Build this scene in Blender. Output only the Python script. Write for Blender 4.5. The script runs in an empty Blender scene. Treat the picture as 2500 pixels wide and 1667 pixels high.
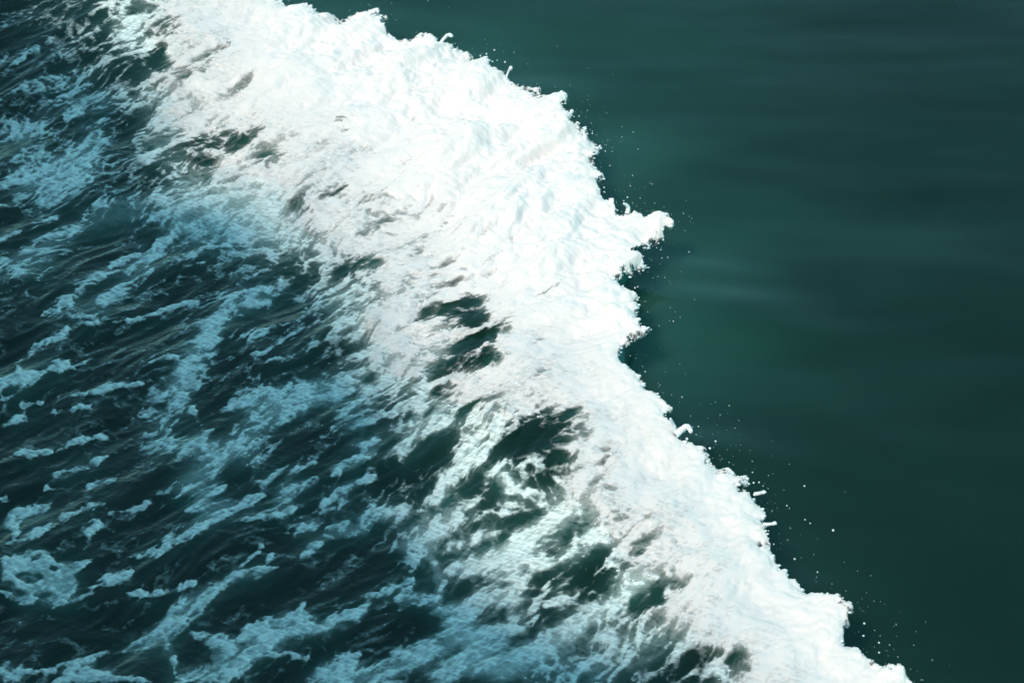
import bpy, math, random
import numpy as np

rng = np.random.default_rng(7)
random.seed(7)
scene = bpy.context.scene
col = scene.collection
R = math.radians

# ------------------------------------------------------------------ camera
CAM = np.array([0.0, -14.5, 11.5]); TGT = np.array([0.0, 0.0, 0.0]); LENS = 83.0
cd = bpy.data.cameras.new('camera'); cam = bpy.data.objects.new('camera', cd); col.objects.link(cam)
cam.location = CAM
_f = (TGT - CAM) / np.linalg.norm(TGT - CAM)
_r = np.cross(_f, [0, 0, 1.0]); _r /= np.linalg.norm(_r)
_u = np.cross(_r, _f)
DEP = math.atan2(CAM[2], -CAM[1])
cam.rotation_euler = (math.pi / 2 - DEP, 0, 0)
cd.lens = LENS; cd.sensor_width = 36.0; cd.clip_end = 5000.0; cd.clip_start = 0.1
cd.dof.use_dof = True; cd.dof.focus_distance = 18.1; cd.dof.aperture_fstop = 2.4
scene.camera = cam

# ------------------------------------------------------------------ sky and sun
SUN_EL, SUN_AZ = R(56.5), R(215.0)        # azimuth the light comes from, measured from +X
S = np.array([math.cos(SUN_EL) * math.cos(SUN_AZ), math.cos(SUN_EL) * math.sin(SUN_AZ), math.sin(SUN_EL)])
w = bpy.data.worlds.new('World'); scene.world = w; w.use_nodes = True
nt = w.node_tree; nt.nodes.clear()
sky = nt.nodes.new('ShaderNodeTexSky'); sky.sky_type = 'NISHITA'; sky.sun_disc = False
sky.sun_elevation = SUN_EL; sky.sun_rotation = math.atan2(S[0], S[1]); sky.ozone_density = 3.0
sky.air_density = 1.0; sky.dust_density = 0.0
bg = nt.nodes.new('ShaderNodeBackground'); bg.inputs['Strength'].default_value = 0.15
wo = nt.nodes.new('ShaderNodeOutputWorld')
tint = nt.nodes.new('ShaderNodeMix'); tint.data_type = 'RGBA'; tint.blend_type = 'MULTIPLY'; tint.inputs['Factor'].default_value = 1.0
tint.inputs['B'].default_value = (0.87, 1.29, 0.94, 1)
nt.links.new(sky.outputs[0], tint.inputs['A']); nt.links.new(tint.outputs['Result'], bg.inputs[0]); nt.links.new(bg.outputs[0], wo.inputs[0])
sl = bpy.data.lights.new('sun', 'SUN'); so = bpy.data.objects.new('sun', sl); col.objects.link(so)
sl.energy = 2.0; sl.angle = R(4.0); sl.color = (1.0, 0.955, 0.87)
so.location = (-20, -25, 40)
from mathutils import Vector
so.rotation_euler = Vector((-S[0], -S[1], -S[2])).to_track_quat('-Z', 'Y').to_euler()
scene.view_settings.view_transform = 'Standard'; scene.view_settings.look = 'None'
scene.view_settings.gamma = 1.0; scene.view_settings.use_curve_mapping = False
scene.view_settings.exposure = 0.68
scene.cycles.use_adaptive_sampling = True; scene.cycles.adaptive_threshold = 0.05
scene.cycles.transparent_max_bounces = 6; scene.cycles.max_bounces = 4; scene.cycles.diffuse_bounces = 2; scene.cycles.glossy_bounces = 2

# ------------------------------------------------------------------ measuring helpers
FPX = 2500.0 * LENS / 36.0
PXM = 18.5 / FPX                            # metres per photograph pixel at the wave
def to_px(x, y, z):
    dx, dy, dz = x - CAM[0], y - CAM[1], z - CAM[2]
    d = dx * _f[0] + dy * _f[1] + dz * _f[2]
    return (1250 + FPX * (dx * _r[0] + dy * _r[1] + dz * _r[2]) / d,
            833.5 - FPX * (dx * _u[0] + dy * _u[1] + dz * _u[2]) / d)
def to_world(px, py, z):
    px = np.asarray(px, float); py = np.asarray(py, float)
    a = (px - 1250) / FPX; b = (833.5 - py) / FPX
    dx = _f[0] + a * _r[0] + b * _u[0]; dy = _f[1] + a * _r[1] + b * _u[1]; dz = _f[2] + a * _r[2] + b * _u[2]
    t = (z - CAM[2]) / dz
    return CAM[0] + t * dx, CAM[1] + t * dy
def sstep(a, b, x):
    t = np.clip((x - a) / (b - a), 0, 1); return t * t * (3 - 2 * t)

_perm = np.arange(256); np.random.default_rng(3).shuffle(_perm); _perm = np.concatenate([_perm, _perm, _perm])
_ga = np.random.default_rng(5).uniform(0, 2 * np.pi, 256)
_gx, _gy = np.cos(_ga).astype(np.float32), np.sin(_ga).astype(np.float32)
def perlin(x, y, seed=0):
    x = np.asarray(x, np.float32) + 17.31 * seed + 512; y = np.asarray(y, np.float32) + 9.77 * seed + 512
    xi = np.floor(x).astype(np.int32); yi = np.floor(y).astype(np.int32)
    xf = x - xi; yf = y - yi; xi &= 255; yi &= 255
    u = xf * xf * xf * (xf * (xf * 6 - 15) + 10); v = yf * yf * yf * (yf * (yf * 6 - 15) + 10)
    def g(ix, iy, fx, fy):
        h = _perm[_perm[ix & 255] + (iy & 255)]
        return _gx[h] * fx + _gy[h] * fy
    a = g(xi, yi, xf, yf); b = g(xi + 1, yi, xf - 1, yf)
    c = g(xi, yi + 1, xf, yf - 1); d = g(xi + 1, yi + 1, xf - 1, yf - 1)
    return (a + u * (b - a)) + v * ((c + u * (d - c)) - (a + u * (b - a)))
def fbm(x, y, n, seed=0, gain=0.5):
    s = 0; a = 1.0; f = 1.0
    for k in range(n):
        s = s + a * perlin(x * f, y * f, seed + k * 3); a *= gain; f *= 2.03
    return s
def domes(x, y, seed=0):                     # rounded cells, like packed suds
    x = np.asarray(x, np.float32) + 300.5 + seed * 11.3; y = np.asarray(y, np.float32) + 300.5 + seed * 5.7
    xi = np.floor(x).astype(np.int32); yi = np.floor(y).astype(np.int32)
    best = np.full(x.shape, 9.0, np.float32)
    for ox in (-1, 0, 1):
        for oy in (-1, 0, 1):
            h = _perm[_perm[(xi + ox) & 255] + ((yi + oy) & 255)]
            px = xi + ox + 0.5 + 0.45 * _gx[h]; py = yi + oy + 0.5 + 0.45 * _gy[h]
            best = np.minimum(best, (px - x) ** 2 + (py - y) ** 2)
    return 1.0 - np.clip(best, 0, 1.2)
def rot(x, y, deg):
    a = R(deg); return x * math.cos(a) + y * math.sin(a), -x * math.sin(a) + y * math.cos(a)

# ------------------------------------------------------------------ the outline of the breaking crest (photograph pixels)
CREST = [(-1500,-1150),(-600,-650),(0,-330),(330,-175),(560,-60),(696,0),(700,8),(740,22),(775,28),(800,25),(830,36),(851,27),(884,23),(912,21),(926,27),(925,36),(907,45),
 (937,46),(946,54),(930,66),(959,80),(976,93),(1016,94),(1023,86),(1034,92),(1051,90),(1062,100),(1080,111),(1092,107),(1105,107),(1110,114),(1137,118),(1155,127),
 (1141,136),(1151,146),(1162,157),(1173,152),(1184,152),(1191,164),(1200,180),(1223,182),(1234,189),(1234,207),(1251,205),(1284,214),(1294,214),(1312,219),(1320,225),
 (1301,234),(1330,237),(1362,246),(1380,252),(1386,264),(1380,277),(1362,286),(1385,291),(1398,304),(1394,314),(1412,318),(1425,323),(1441,336),(1455,341),(1469,338),
 (1469,348),(1451,357),(1448,364),(1467,364),(1466,371),(1444,380),(1430,384),(1444,400),(1462,414),(1476,427),(1475,436),(1455,443),(1455,455),(1466,468),(1478,486),
 (1498,491),(1505,504),(1505,514),(1516,520),(1530,516),(1555,516),(1569,525),(1582,537),(1616,541),(1635,551),(1630,556),(1641,567),(1628,569),(1623,574),(1621,584),
 (1612,590),(1595,594),(1576,602),(1562,611),(1544,623),(1557,627),(1571,636),(1567,644),(1591,649),(1566,657),(1541,668),(1501,675),(1509,693),(1534,707),(1557,723),
 (1546,736),(1559,750),(1564,764),(1551,773),(1562,789),(1566,804),(1592,811),(1580,821),(1541,832),(1521,854),(1509,866),(1537,893),(1562,914),(1584,943),(1609,968),
 (1637,986),(1648,996),(1621,1009),(1630,1025),(1640,1039),(1652,1047),(1656,1065),(1677,1079),(1686,1075),(1703,1079),(1719,1077),(1725,1093),(1728,1118),(1749,1121),
 (1756,1130),(1792,1136),(1803,1146),(1824,1150),(1831,1164),(1806,1182),(1831,1193),(1846,1200),(1855,1214),(1867,1232),(1876,1246),(1860,1252),(1860,1264),(1871,1275),
 (1871,1286),(1874,1307),(1881,1321),(1892,1339),(1897,1357),(1906,1375),(1917,1373),(1931,1389),(1949,1396),(1971,1425),(1999,1436),(2028,1450),(2049,1453),(2053,1464),
 (2064,1478),(2078,1478),(2087,1493),(2074,1511),(2078,1521),(2060,1528),(2064,1562),(2089,1575),(2110,1596),(2124,1603),(2160,1618),(2185,1628),(2196,1614),(2210,1636),
 (2219,1657),(2242,1664),(2260,1670),(2330,1720),(2450,1810),(2700,2000),(3100,2330),(4200,3200)]
# the dense white zone behind it: its inner edge (photograph pixels)
INNER = [(-1500,-900),(-300,-420),(150,-150),(390,-20),(400,60),(430,110),(410,150),(402,195),(440,228),(420,285),(455,312),(470,330),(470,380),(540,400),(560,430),(640,440),(720,470),(790,560),(770,610),(880,650),
 (925,690),(925,760),(955,860),(975,905),(1010,900),(1060,870),(1130,925),(1080,945),(1130,985),(1230,1010),(1320,1000),(1290,1060),(1400,1110),(1420,1180),(1390,1220),(1450,1250),(1540,1290),
 (1560,1370),(1640,1400),(1600,1480),(1660,1520),(1720,1540),(1760,1600),(1800,1667),(1900,1760),(2200,2000),(2700,2400),(3800,3300)]

# raster of photograph-space fields
X0, X1, Y0, Y1, ST = -1500, 3900, -1000, 2800, 3.0
gx = np.arange(X0, X1 + ST, ST, dtype=np.float32); gy = np.arange(Y0, Y1 + ST, ST, dtype=np.float32)
GX, GY = np.meshgrid(gx, gy)
def seg_dist(px, py, pts):
    best = np.full(px.shape, 1e12, np.float32)
    for (ax, ay), (bx, by) in zip(pts[:-1], pts[1:]):
        ex, ey = bx - ax, by - ay; L = ex * ex + ey * ey + 1e-6
        t = np.clip(((px - ax) * ex + (py - ay) * ey) / L, 0, 1)
        q = (px - ax - t * ex) ** 2 + (py - ay - t * ey) ** 2
        np.minimum(best, q, out=best)
    return np.sqrt(best)
def inside(px, py, poly):
    r = np.zeros(px.shape, bool)
    for (ax, ay), (bx, by) in zip(poly, poly[1:] + poly[:1]):
        if ay == by: continue
        c = (ay > py) != (by > py)
        r ^= c & (px < (bx - ax) * (py - ay) / (by - ay) + ax)
    return r
def sdf(poly_line, closing, step):
    """signed distance (positive on the wake side) on a coarse raster refined near the line"""
    d = seg_dist(GX[::step, ::step], GY[::step, ::step], poly_line)
    s = inside(GX[::step, ::step], GY[::step, ::step], poly_line + closing)
    return np.where(s, d, -d)
SD = sdf(CREST, [(4200, 9000), (-9000, 9000), (-9000, -1150)], 1)
IN = sdf(INNER, [(3800, 9000), (-9000, 9000), (-9000, -900)], 2)
def sample(F, px, py, step=1):
    fx = np.clip((px - X0) / (ST * step), 0, F.shape[1] - 1.001); fy = np.clip((py - Y0) / (ST * step), 0, F.shape[0] - 1.001)
    ix = fx.astype(np.int32); iy = fy.astype(np.int32); a = (fx - ix).astype(np.float32); b = (fy - iy).astype(np.float32)
    return (F[iy, ix] * (1 - a) + F[iy, ix + 1] * a) * (1 - b) + (F[iy + 1, ix] * (1 - a) + F[iy + 1, ix + 1] * a) * b

# ------------------------------------------------------------------ coverage of the water by foam
# dark openings in the white water: x, y, half length, half width, tilt, strength
HOLES = [(446,193,22,16,0,1.0),(493,164,46,20,35,.95),(535,118,40,14,30,.8),(589,214,46,13,30,.75),(518,357,78,34,10,1.0),(607,343,52,22,25,.9),(660,390,38,28,20,.9),
 (500,398,26,12,0,.9),(410,70,42,28,30,.9),(343,18,35,14,20,.8),(457,32,32,12,20,.7),(386,132,32,18,40,.9),(393,168,30,20,0,.8),(750,500,62,24,30,.62),(814,475,32,12,30,.6),
 (844,314,18,34,0,.55),(926,375,34,12,20,.5),(840,468,28,14,30,.6),(901,511,15,24,0,.55),(934,546,24,18,0,.6),(851,657,42,24,15,.9),(912,660,25,30,0,.75),(894,578,32,10,25,.6),
 (1030,614,26,8,15,.55),(1073,668,42,11,30,.6),(1241,600,22,9,20,.45),(1344,707,42,11,35,.62),(1151,752,46,44,20,1.2),(1051,771,44,28,15,1.0),(1094,765,22,26,0,.9),
 (1151,785,54,18,20,1.0),(1105,703,32,9,25,.6),(1187,825,84,24,26,1.25),(1150,843,62,18,15,1.1),(1133,896,90,28,14,1.25),(1205,889,26,14,10,.8),(1319,836,32,10,20,.65),
 (1298,857,26,10,20,.6),(1348,914,48,14,30,.66),(1305,964,32,9,20,.55),(1180,986,54,14,28,.8),(1080,957,42,15,20,.8),(1337,1050,92,56,22,1.3),(1401,1014,38,14,32,1.0),
 (1276,1086,60,32,20,1.2),(1437,1050,20,32,0,.9),(1491,1100,38,26,10,.9),(1473,1136,54,20,15,.95),(1366,1143,54,36,40,.8),(1519,1260,38,20,10,.85),(1466,1178,28,10,20,.65),
 (1491,1205,18,8,0,.6),(1591,1268,20,14,20,.65),(1601,1221,18,8,20,.55),(1562,1343,62,20,42,.85),(1459,1357,42,20,40,.7),(1605,1460,19,23,0,1.1),(1566,1482,32,20,30,.7),
 (1616,1428,14,26,-10,.8),(1706,1607,48,30,20,.9),(1803,1621,44,24,-25,1.1),(1921,1582,20,8,20,.55),(1660,1428,32,20,20,.75),(1714,1521,32,8,10,.55),(1856,1328,13,13,0,1.1),
 (1839,1225,9,8,0,.9),(1735,1664,28,13,20,.95),(1620,985,26,8,-45,.6),(700,150,26,7,30,.4),(760,210,22,8,30,.4),(1010,300,24,7,25,.35),(690,95,18,6,25,.4),(1700,1290,26,8,20,.45),
 (1760,1400,30,8,20,.4),(1690,1230,20,7,20,.4),(1640,1330,26,9,30,.5),(620,20,20,8,20,.4)]
# wake foam: ellipses of thick foam
BLOBS = [(53,322,66,30,5,.85),(150,455,92,42,22,.8),(303,54,42,24,30,.85),(371,118,26,30,0,.85),(421,186,26,22,0,1.0),(214,82,36,15,30,.45),(550,590,140,34,15,.62),(446,555,48,18,15,.9),
 (600,500,150,58,15,.92),(100,650,62,36,25,.5),(229,782,30,14,5,.8),(214,754,52,18,20,.55),(437,935,70,30,25,.8),(650,722,38,17,25,.9),(696,1211,44,22,35,.95),(739,1293,34,26,10,.65),
 (343,1452,30,10,0,1.0),(471,1425,17,8,-10,1.0),(464,1650,70,16,10,.95),(196,1643,32,20,0,1.0),(20,1640,38,28,0,.95),(14,996,22,9,0,.95),(8,1221,14,10,0,.95),(894,800,66,32,30,.66),
 (987,880,34,36,0,1.0),(1066,1211,34,20,40,.9),(1030,1340,56,42,30,.76),(1121,1535,44,50,0,.95),(1187,1600,62,30,20,.75),(1520,1590,175,72,25,.66),(1559,1410,70,40,40,1.0),
 (1366,1257,66,20,25,.8),(286,782,12,5,10,.85),(60,380,60,20,20,.5),(640,640,90,30,20,.45),(760,720,70,30,25,.4),(1400,1640,120,40,15,.68),(955,770,50,120,-5,1.1),(880,600,70,40,10,1.0),(620,480,150,60,20,1.0),(500,250,60,50,20,1.05),(540,60,110,60,0,1.05),(480,120,90,50,20,.95),(700,560,110,45,15,1.0),(470,500,60,70,20,.85),(840,720,70,40,20,.8),(330,90,60,40,20,.7),(600,1120,70,26,25,.6)]
# wake foam: streaks (points, half width, strength)
STREAKS = [
 ([(50,440),(110,420),(180,400),(215,370),(230,340)],32,.8),([(180,280),(268,246),(357,250)],17,.7),([(0,230),(60,215),(120,190),(240,170),(330,110)],10,.5),([(71,221),(161,207),(250,179)],10,.6),
 ([(100,275),(160,243),(214,200)],9,.65),([(10,160),(50,145),(70,132)],7,.55),([(90,120),(120,100)],9,.55),([(130,160),(160,130),(185,105)],6,.4),([(335,340),(345,380),(365,392),(385,372),(380,345),(350,335)],11,.72),
 ([(475,321),(457,375),(436,429),(421,475),(405,540)],13,.7),([(250,500),(321,489),(411,493)],14,.75),([(160,553),(250,525),(300,520)],14,.65),([(0,500),(60,480),(120,460)],8,.5),
 ([(157,571),(107,607),(54,639),(0,661)],24,.72),([(157,571),(214,550),(290,535),(400,520)],18,.68),([(343,611),(271,657),(200,704),(143,750),(118,764)],13,.72),([(0,590),(60,560),(140,530)],10,.5),
 ([(430,560),(404,586),(379,618),(346,664),(321,686),(279,721),(229,750)],15,.78),([(318,780),(350,779),(393,761),(475,739)],7,.9),([(189,796),(143,825),(96,850),(71,868),(46,889)],8,.8),
 ([(136,907),(179,900),(210,886)],6,.75),([(96,1014),(118,1007),(179,1000),(214,993)],6,.8),([(179,966),(200,962),(229,957),(279,946),(304,939),(343,936)],7,.82),
 ([(679,704),(629,729),(557,750),(521,800),(493,854),(464,889),(443,936),(443,961)],25,.82),([(443,968),(429,1000),(404,1029)],14,.82),([(454,979),(482,1025)],10,.72),([(350,1014),(411,1014)],10,.65),
 ([(379,886),(411,871),(446,864)],10,.68),([(607,821),(643,818)],9,.7),([(840,936),(786,946),(714,964),(643,968),(571,989)],22,.88),([(821,961),(750,986),(679,1011),(625,1046),(571,1086),(518,1107)],23,.82),
 ([(493,1068),(464,1086),(375,1093)],20,.8),([(257,1068),(193,1079),(143,1100)],7,.8),([(54,1107),(107,1105)],9,.9),([(357,1064),(411,1050)],7,.7),([(840,800),(786,832),(714,871),(661,889)],8,.7),
 ([(714,821),(643,857),(589,871)],5,.5),([(820,760),(760,790),(700,800)],6,.45),([(250,1121),(200,1143),(143,1164),(118,1186)],11,.9),([(279,1171),(250,1186),(218,1191)],6,.9),
 ([(243,1228),(200,1250),(150,1264)],8,.95),([(129,1282),(71,1311),(32,1321)],8,.95),([(236,1278),(214,1307),(211,1332)],9,.8),([(311,1403),(250,1425)],9,.92),
 ([(536,1107),(500,1150),(457,1178),(421,1193)],22,.82),([(339,1357),(393,1336),(446,1307),(500,1275),(571,1243),(621,1221)],14,.88),([(321,1246),(357,1236)],8,.8),([(275,1253),(296,1250)],5,.8),
 ([(464,1243),(518,1236),(571,1232)],12,.88),([(529,1193),(482,1203)],16,.78),([(625,1139),(618,1171),(643,1175),(679,1150),(768,1136)],8,.8),([(696,1211),(761,1175)],12,.92),
 ([(607,1271),(661,1253),(714,1246)],9,.9),([(840,1196),(804,1225),(779,1243)],10,.86),([(840,1286),(796,1311),(750,1346)],12,.86),([(318,1450),(357,1453),(400,1450),(454,1425)],7,.95),
 ([(661,1393),(621,1403),(571,1407),(550,1421),(500,1450),(493,1464)],13,.95),([(493,1464),(446,1493),(411,1536),(339,1575)],22,.95),([(661,1357),(654,1386)],6,.85),([(636,1336),(589,1386)],6,.85),
 ([(411,1582),(421,1618)],14,.85),([(729,1489),(714,1507),(661,1518),(614,1543),(589,1561)],12,.98),([(840,1507),(786,1536),(732,1528),(661,1561),(625,1589),(571,1636),(500,1664)],21,1.0),
 ([(518,1564),(557,1582),(536,1614)],18,.9),([(482,1550),(507,1568)],7,.85),([(661,1603),(714,1596),(750,1607)],7,.88),([(143,1664),(196,1640),(214,1650),(280,1657),(357,1662)],10,.95),
 ([(261,1593),(186,1618),(150,1625)],8,.92),([(136,1632),(71,1639)],6,.88),([(321,1550),(286,1578)],8,.7),([(840,1621),(804,1643),(768,1664)],24,.95),
 ([(830,1150),(866,1128),(912,1107)],10,.88),([(894,1168),(851,1189),(830,1225)],12,.88),([(830,1293),(884,1293),(901,1264),(948,1253),(1001,1250)],19,.9),([(1169,1114),(1123,1150),(1094,1178),(1073,1214)],15,.88),
 ([(1241,1118),(1219,1146),(1223,1178),(1259,1196)],17,.9),([(1366,1143),(1359,1178)],12,.85),([(1437,1118),(1384,1150)],12,.85),([(1134,1243),(1098,1268),(1044,1293),(991,1328)],24,.84),
 ([(1059,1375),(1076,1428),(1059,1464),(994,1464)],14,.9),([(1001,1428),(985,1470)],14,.9),([(1205,1300),(1151,1321),(1098,1343)],12,.86),([(1287,1314),(1241,1350),(1187,1378),(1126,1389)],26,1.0),
 ([(1416,1243),(1366,1278),(1287,1307)],18,.85),([(1501,1300),(1419,1343)],22,.9),([(1419,1343),(1348,1371),(1276,1371)],13,.9),([(1266,1378),(1251,1446)],22,.9),
 ([(1076,1493),(1137,1482),(1205,1457),(1255,1464),(1251,1500)],18,.95),([(830,1511),(866,1503),(901,1464),(966,1436)],10,.98),([(830,1664),(919,1653),(980,1621),(1044,1586),(1087,1571)],22,.94),
 ([(1066,1664),(1094,1636),(1151,1618),(1223,1639),(1294,1600),(1366,1557),(1437,1511),(1509,1471)],26,.97),([(1166,1575),(1216,1543),(1244,1539)],20,.9),([(1344,1475),(1401,1446)],10,.8),
 ([(830,796),(909,771),(934,750)],12,.88),([(966,720),(970,800),(975,900)],20,1.0),([(966,914),(919,950),(866,989),(830,1011)],13,.9),([(944,882),(884,907),(830,936)],12,.88),
 ([(1094,932),(1044,957),(1023,979),(1023,1011)],15,.93),([(1130,964),(1073,1007)],18,.88),([(1080,1032),(1016,1046),(987,1075),(984,1107)],19,.9),([(1259,989),(1187,1057),(1134,1107)],18,.82),
 ([(830,1043),(884,1025),(948,1014)],12,.8),([(866,1086),(919,1082)],14,.82),([(1300,1200),(1250,1240),(1180,1270)],12,.7),([(1340,1430),(1300,1500),(1280,1540)],10,.7)]
# separate floating patches, each an object of its own: outline, holes, label
PATCHES = [
 ([(0,928),(36,908),(40,888),(52,886),(54,903),(90,905),(140,876),(164,880),(176,898),(146,913),(128,908),(95,926),(60,950),(20,978),(0,982)],[(20,958,22,6,20)],'star shaped pale blue foam patch at the left edge with pointed arms'),
 ([(0,1368),(36,1353),(82,1345),(121,1361),(143,1371),(189,1366),(224,1370),(182,1405),(190,1430),(170,1456),(237,1432),(228,1450),(152,1482),(100,1472),(60,1480),(30,1465),(0,1452)],
   [(71,1407,31,13,-5),(132,1389,13,6,0),(102,1455,24,10,0),(14,1436,40,13,-15),(86,1362,11,7,0)],'large pale blue foam patch pierced by several dark holes near the lower left'),
 ([(133,1221),(128,1240),(100,1256),(62,1266),(45,1290),(50,1303),(36,1312),(18,1288),(0,1292),(0,1278),(22,1255),(60,1238)],[],'narrow wing shaped foam patch just above the large holed patch'),
 ([(54,984),(100,981),(106,986),(80,996),(64,1006),(70,1026),(52,1028),(8,1044),(0,1036),(34,1018),(56,1010),(50,996)],[],'small zigzag foam patch below the star shaped patch'),
]
COV = np.full(GX.shape, -0.05, np.float32)
AMB = np.exp(-np.clip(sample(IN, GX, GY, 2), 0, None) / 330.0)         # foam thins out away from the white water
COV += 0.20 * AMB * (SD > -60)
COV += 0.12 * sstep(-60, 40, SD)
def window(cx0, cx1, cy0, cy1):
    i0 = max(int((cy0 - Y0) / ST), 0); i1 = min(int((cy1 - Y0) / ST) + 2, COV.shape[0])
    j0 = max(int((cx0 - X0) / ST), 0); j1 = min(int((cx1 - X0) / ST) + 2, COV.shape[1])
    return slice(i0, i1), slice(j0, j1)
def ell(cx, cy, a, b, t, px, py):
    c, s = math.cos(R(t)), math.sin(R(t)); dx = px - cx; dy = -(py - cy)
    return np.sqrt(((dx * c + dy * s) / a) ** 2 + ((-dx * s + dy * c) / b) ** 2)
for cx, cy, a, b, t, v in BLOBS:
    m = max(a, b) * 1.8; q = window(cx - m, cx + m, cy - m, cy + m)
    e = ell(cx, cy, a, b, t, GX[q], GY[q]); COV[q] = np.maximum(COV[q], COV[q] + (0.92 * v - COV[q]) * sstep(1.6, 0.3, e))
for pts, hw, v in STREAKS:
    xs = [p[0] for p in pts]; ys = [p[1] for p in pts]; m = hw * 4.2
    q = window(min(xs) - m, max(xs) + m, min(ys) - m, max(ys) + m)
    (ax, ay), (bx, by) = pts[0], pts[1]; L = math.hypot(ax - bx, ay - by); e0 = (ax + (ax - bx) / L * hw * 1.6, ay + (ay - by) / L * hw * 1.6)
    (ax, ay), (bx, by) = pts[-1], pts[-2]; L = math.hypot(ax - bx, ay - by); e1 = (ax + (ax - bx) / L * hw * 1.6, ay + (ay - by) / L * hw * 1.6)
    P2 = [e0] + pts + [e1]; m2 = len(P2) - 1; d = np.full(GX[q].shape, 1e6, np.float32)
    for i2, ((ax, ay), (bx, by)) in enumerate(zip(P2[:-1], P2[1:])):                     # streaks taper towards both ends
        ex, ey = bx - ax, by - ay; t2 = np.clip(((GX[q] - ax) * ex + (GY[q] - ay) * ey) / (ex * ex + ey * ey + 1e-6), 0, 1)
        s2 = (i2 + t2) / m2; d = np.minimum(d, np.hypot(GX[q] - ax - t2 * ex, GY[q] - ay - t2 * ey) / (hw * (1.12 - 0.85 * np.abs(2 * s2 - 1) ** 2.2)))
    COV[q] = np.maximum(COV[q], COV[q] + (0.98 * v - COV[q]) * sstep(1.8, 0.2, d))
INF = -sample(IN, GX, GY, 2)
INN = INF + 55 * fbm(GX / 170.0, GY / 90.0, 2, 11) + 26 * fbm((GX + 0.6 * GY) / 60.0, (GY - 0.6 * GX) / 60.0, 2, 14)
SOL = sstep(-135, 40, INN) * (SD > -80)                                 # 1 inside the dense white zone
THK = sstep(-30, 420, INF) * (SD > -80)                                 # how deep the suds are piled
COV = np.maximum(COV, 0.10 + 0.86 * SOL)
COV += 0.40 * SOL * sstep(420, 90, SD) * sstep(-30, 110, INF)
for cx, cy, a, b, t, v in HOLES:
    m = max(a, b) * 1.9; q = window(cx - m, cx + m, cy - m, cy + m)
    e = ell(cx, cy, a, b, t, GX[q], GY[q]); COV[q] -= v * 0.68 * sstep(1.45, 0.40, e)
PATCHID = np.full(GX.shape, -1, np.int8)
for k, (poly, holes, lab) in enumerate(PATCHES):
    xs = [p[0] for p in poly]; ys = [p[1] for p in poly]
    q = window(min(xs) - 40, max(xs) + 40, min(ys) - 40, max(ys) + 40)
    d = seg_dist(GX[q], GY[q], poly + poly[:1]); s = np.where(inside(GX[q], GY[q], poly), d, -d)
    v = sstep(-9, 7, s) * 1.0
    for h in holes: v = np.minimum(v, 1 - 0.9 * sstep(1.3, 0.75, ell(*h, GX[q], GY[q])))
    COV[q] = np.maximum(np.where(s > -26, COV[q] * 0.45, COV[q]), v)
    PATCHID[q] = np.where(s > -16, k, PATCHID[q])

def blur(A, r):
    for ax in (0, 1):
        c = np.cumsum(np.concatenate([np.repeat(np.take(A, [0], ax), r + 1, ax), A, np.repeat(np.take(A, [-1], ax), r, ax)], ax), ax, dtype=np.float64)
        n_ = A.shape[ax]; A = ((np.take(c, range(2 * r + 1, 2 * r + 1 + n_), ax) - np.take(c, range(0, n_), ax)) / (2 * r + 1)).astype(np.float32)
    return A
SDW = blur(blur(SD, 8), 8) - 26                                           # the water shoulder under the roller is smoother than its torn lip
MILK = blur(blur(np.clip(COV, 0, 1), 9), 9)

# ------------------------------------------------------------------ wave shape
HC = 0.34                                                    # height of the crest
_cx, _cy = to_world([p[0] for p in CREST], [p[1] for p in CREST], HC)
_ys = np.linspace(-60, 90, 3001); _o = np.argsort(_cy)
_xs = np.interp(_ys, _cy[_o], _cx[_o])
_k = np.exp(-0.5 * (np.arange(-40, 41) / 14.0) ** 2); _k /= _k.sum()
_xs = np.convolve(np.pad(_xs, 40, mode='edge'), _k, mode='valid')
_sl = np.gradient(_xs, _ys)
def crest_d(x, y):
    return (np.interp(y, _ys, _xs) - x) / np.sqrt(1 + np.clip(np.interp(y, _ys, _sl), -3, 3) ** 2)
def ceiling(x, y):
    d = crest_d(x, y)
    return np.where(d < 0, HC, HC * np.exp(-(np.clip(d, 0, None) / 1.9) ** 2)) * sstep(-40, -12, -np.abs(y))
FLOW = 41.0
def wake_relief(x, y):
    wx = 0.12 * perlin(x * 1.1, y * 1.1, 21); wy = 0.12 * perlin(x * 1.1, y * 1.1, 22)
    a, b = rot(x + wx, y + wy, FLOW)
    z = 0.070 * perlin(a * 0.75, b * 1.7, 31) + 0.030 * perlin(a * 1.6, b * 3.6, 32)
    n = perlin(a * 2.6, b * 7.0, 33); z = z + 0.011 * (0.6 - 2 * np.abs(n))
    n = perlin(a * 5.0, b * 15.0, 34); z = z + 0.0040 * (0.6 - 2 * np.abs(n))
    a2, b2 = rot(x, y, -30)
    z = z + 0.0028 * perlin(a2 * 7.0, b2 * 26.0, 35)
    return z
RINGS = [(1425,438,30),(1502,476,26),(1516,487,20),(1600,905,40),(1652,918,34),(1560,880,36),(1625,640,26),(1640,508,22),(1672,577,26),(1580,660,22),(1990,1360,24),(1000,42,34),(1040,85,26),(1545,700,30),(1700,690,24)]
RW = [(*to_world(p[0], p[1], 0.0), p[2] * PXM) for p in RINGS]
SWELL = [(*to_world(a_, b_, 0.0), c_, d_, e_) for a_, b_, c_, d_, e_ in ((1740,745,.7,.32,.055),(1830,810,.8,.3,.040),(1720,665,.5,.18,.018),(1300,235,.6,.3,.040),(1740,1110,.5,.25,.05),(1950,1460,.5,.25,.03),(2050,250,.9,.35,.010))]
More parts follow.
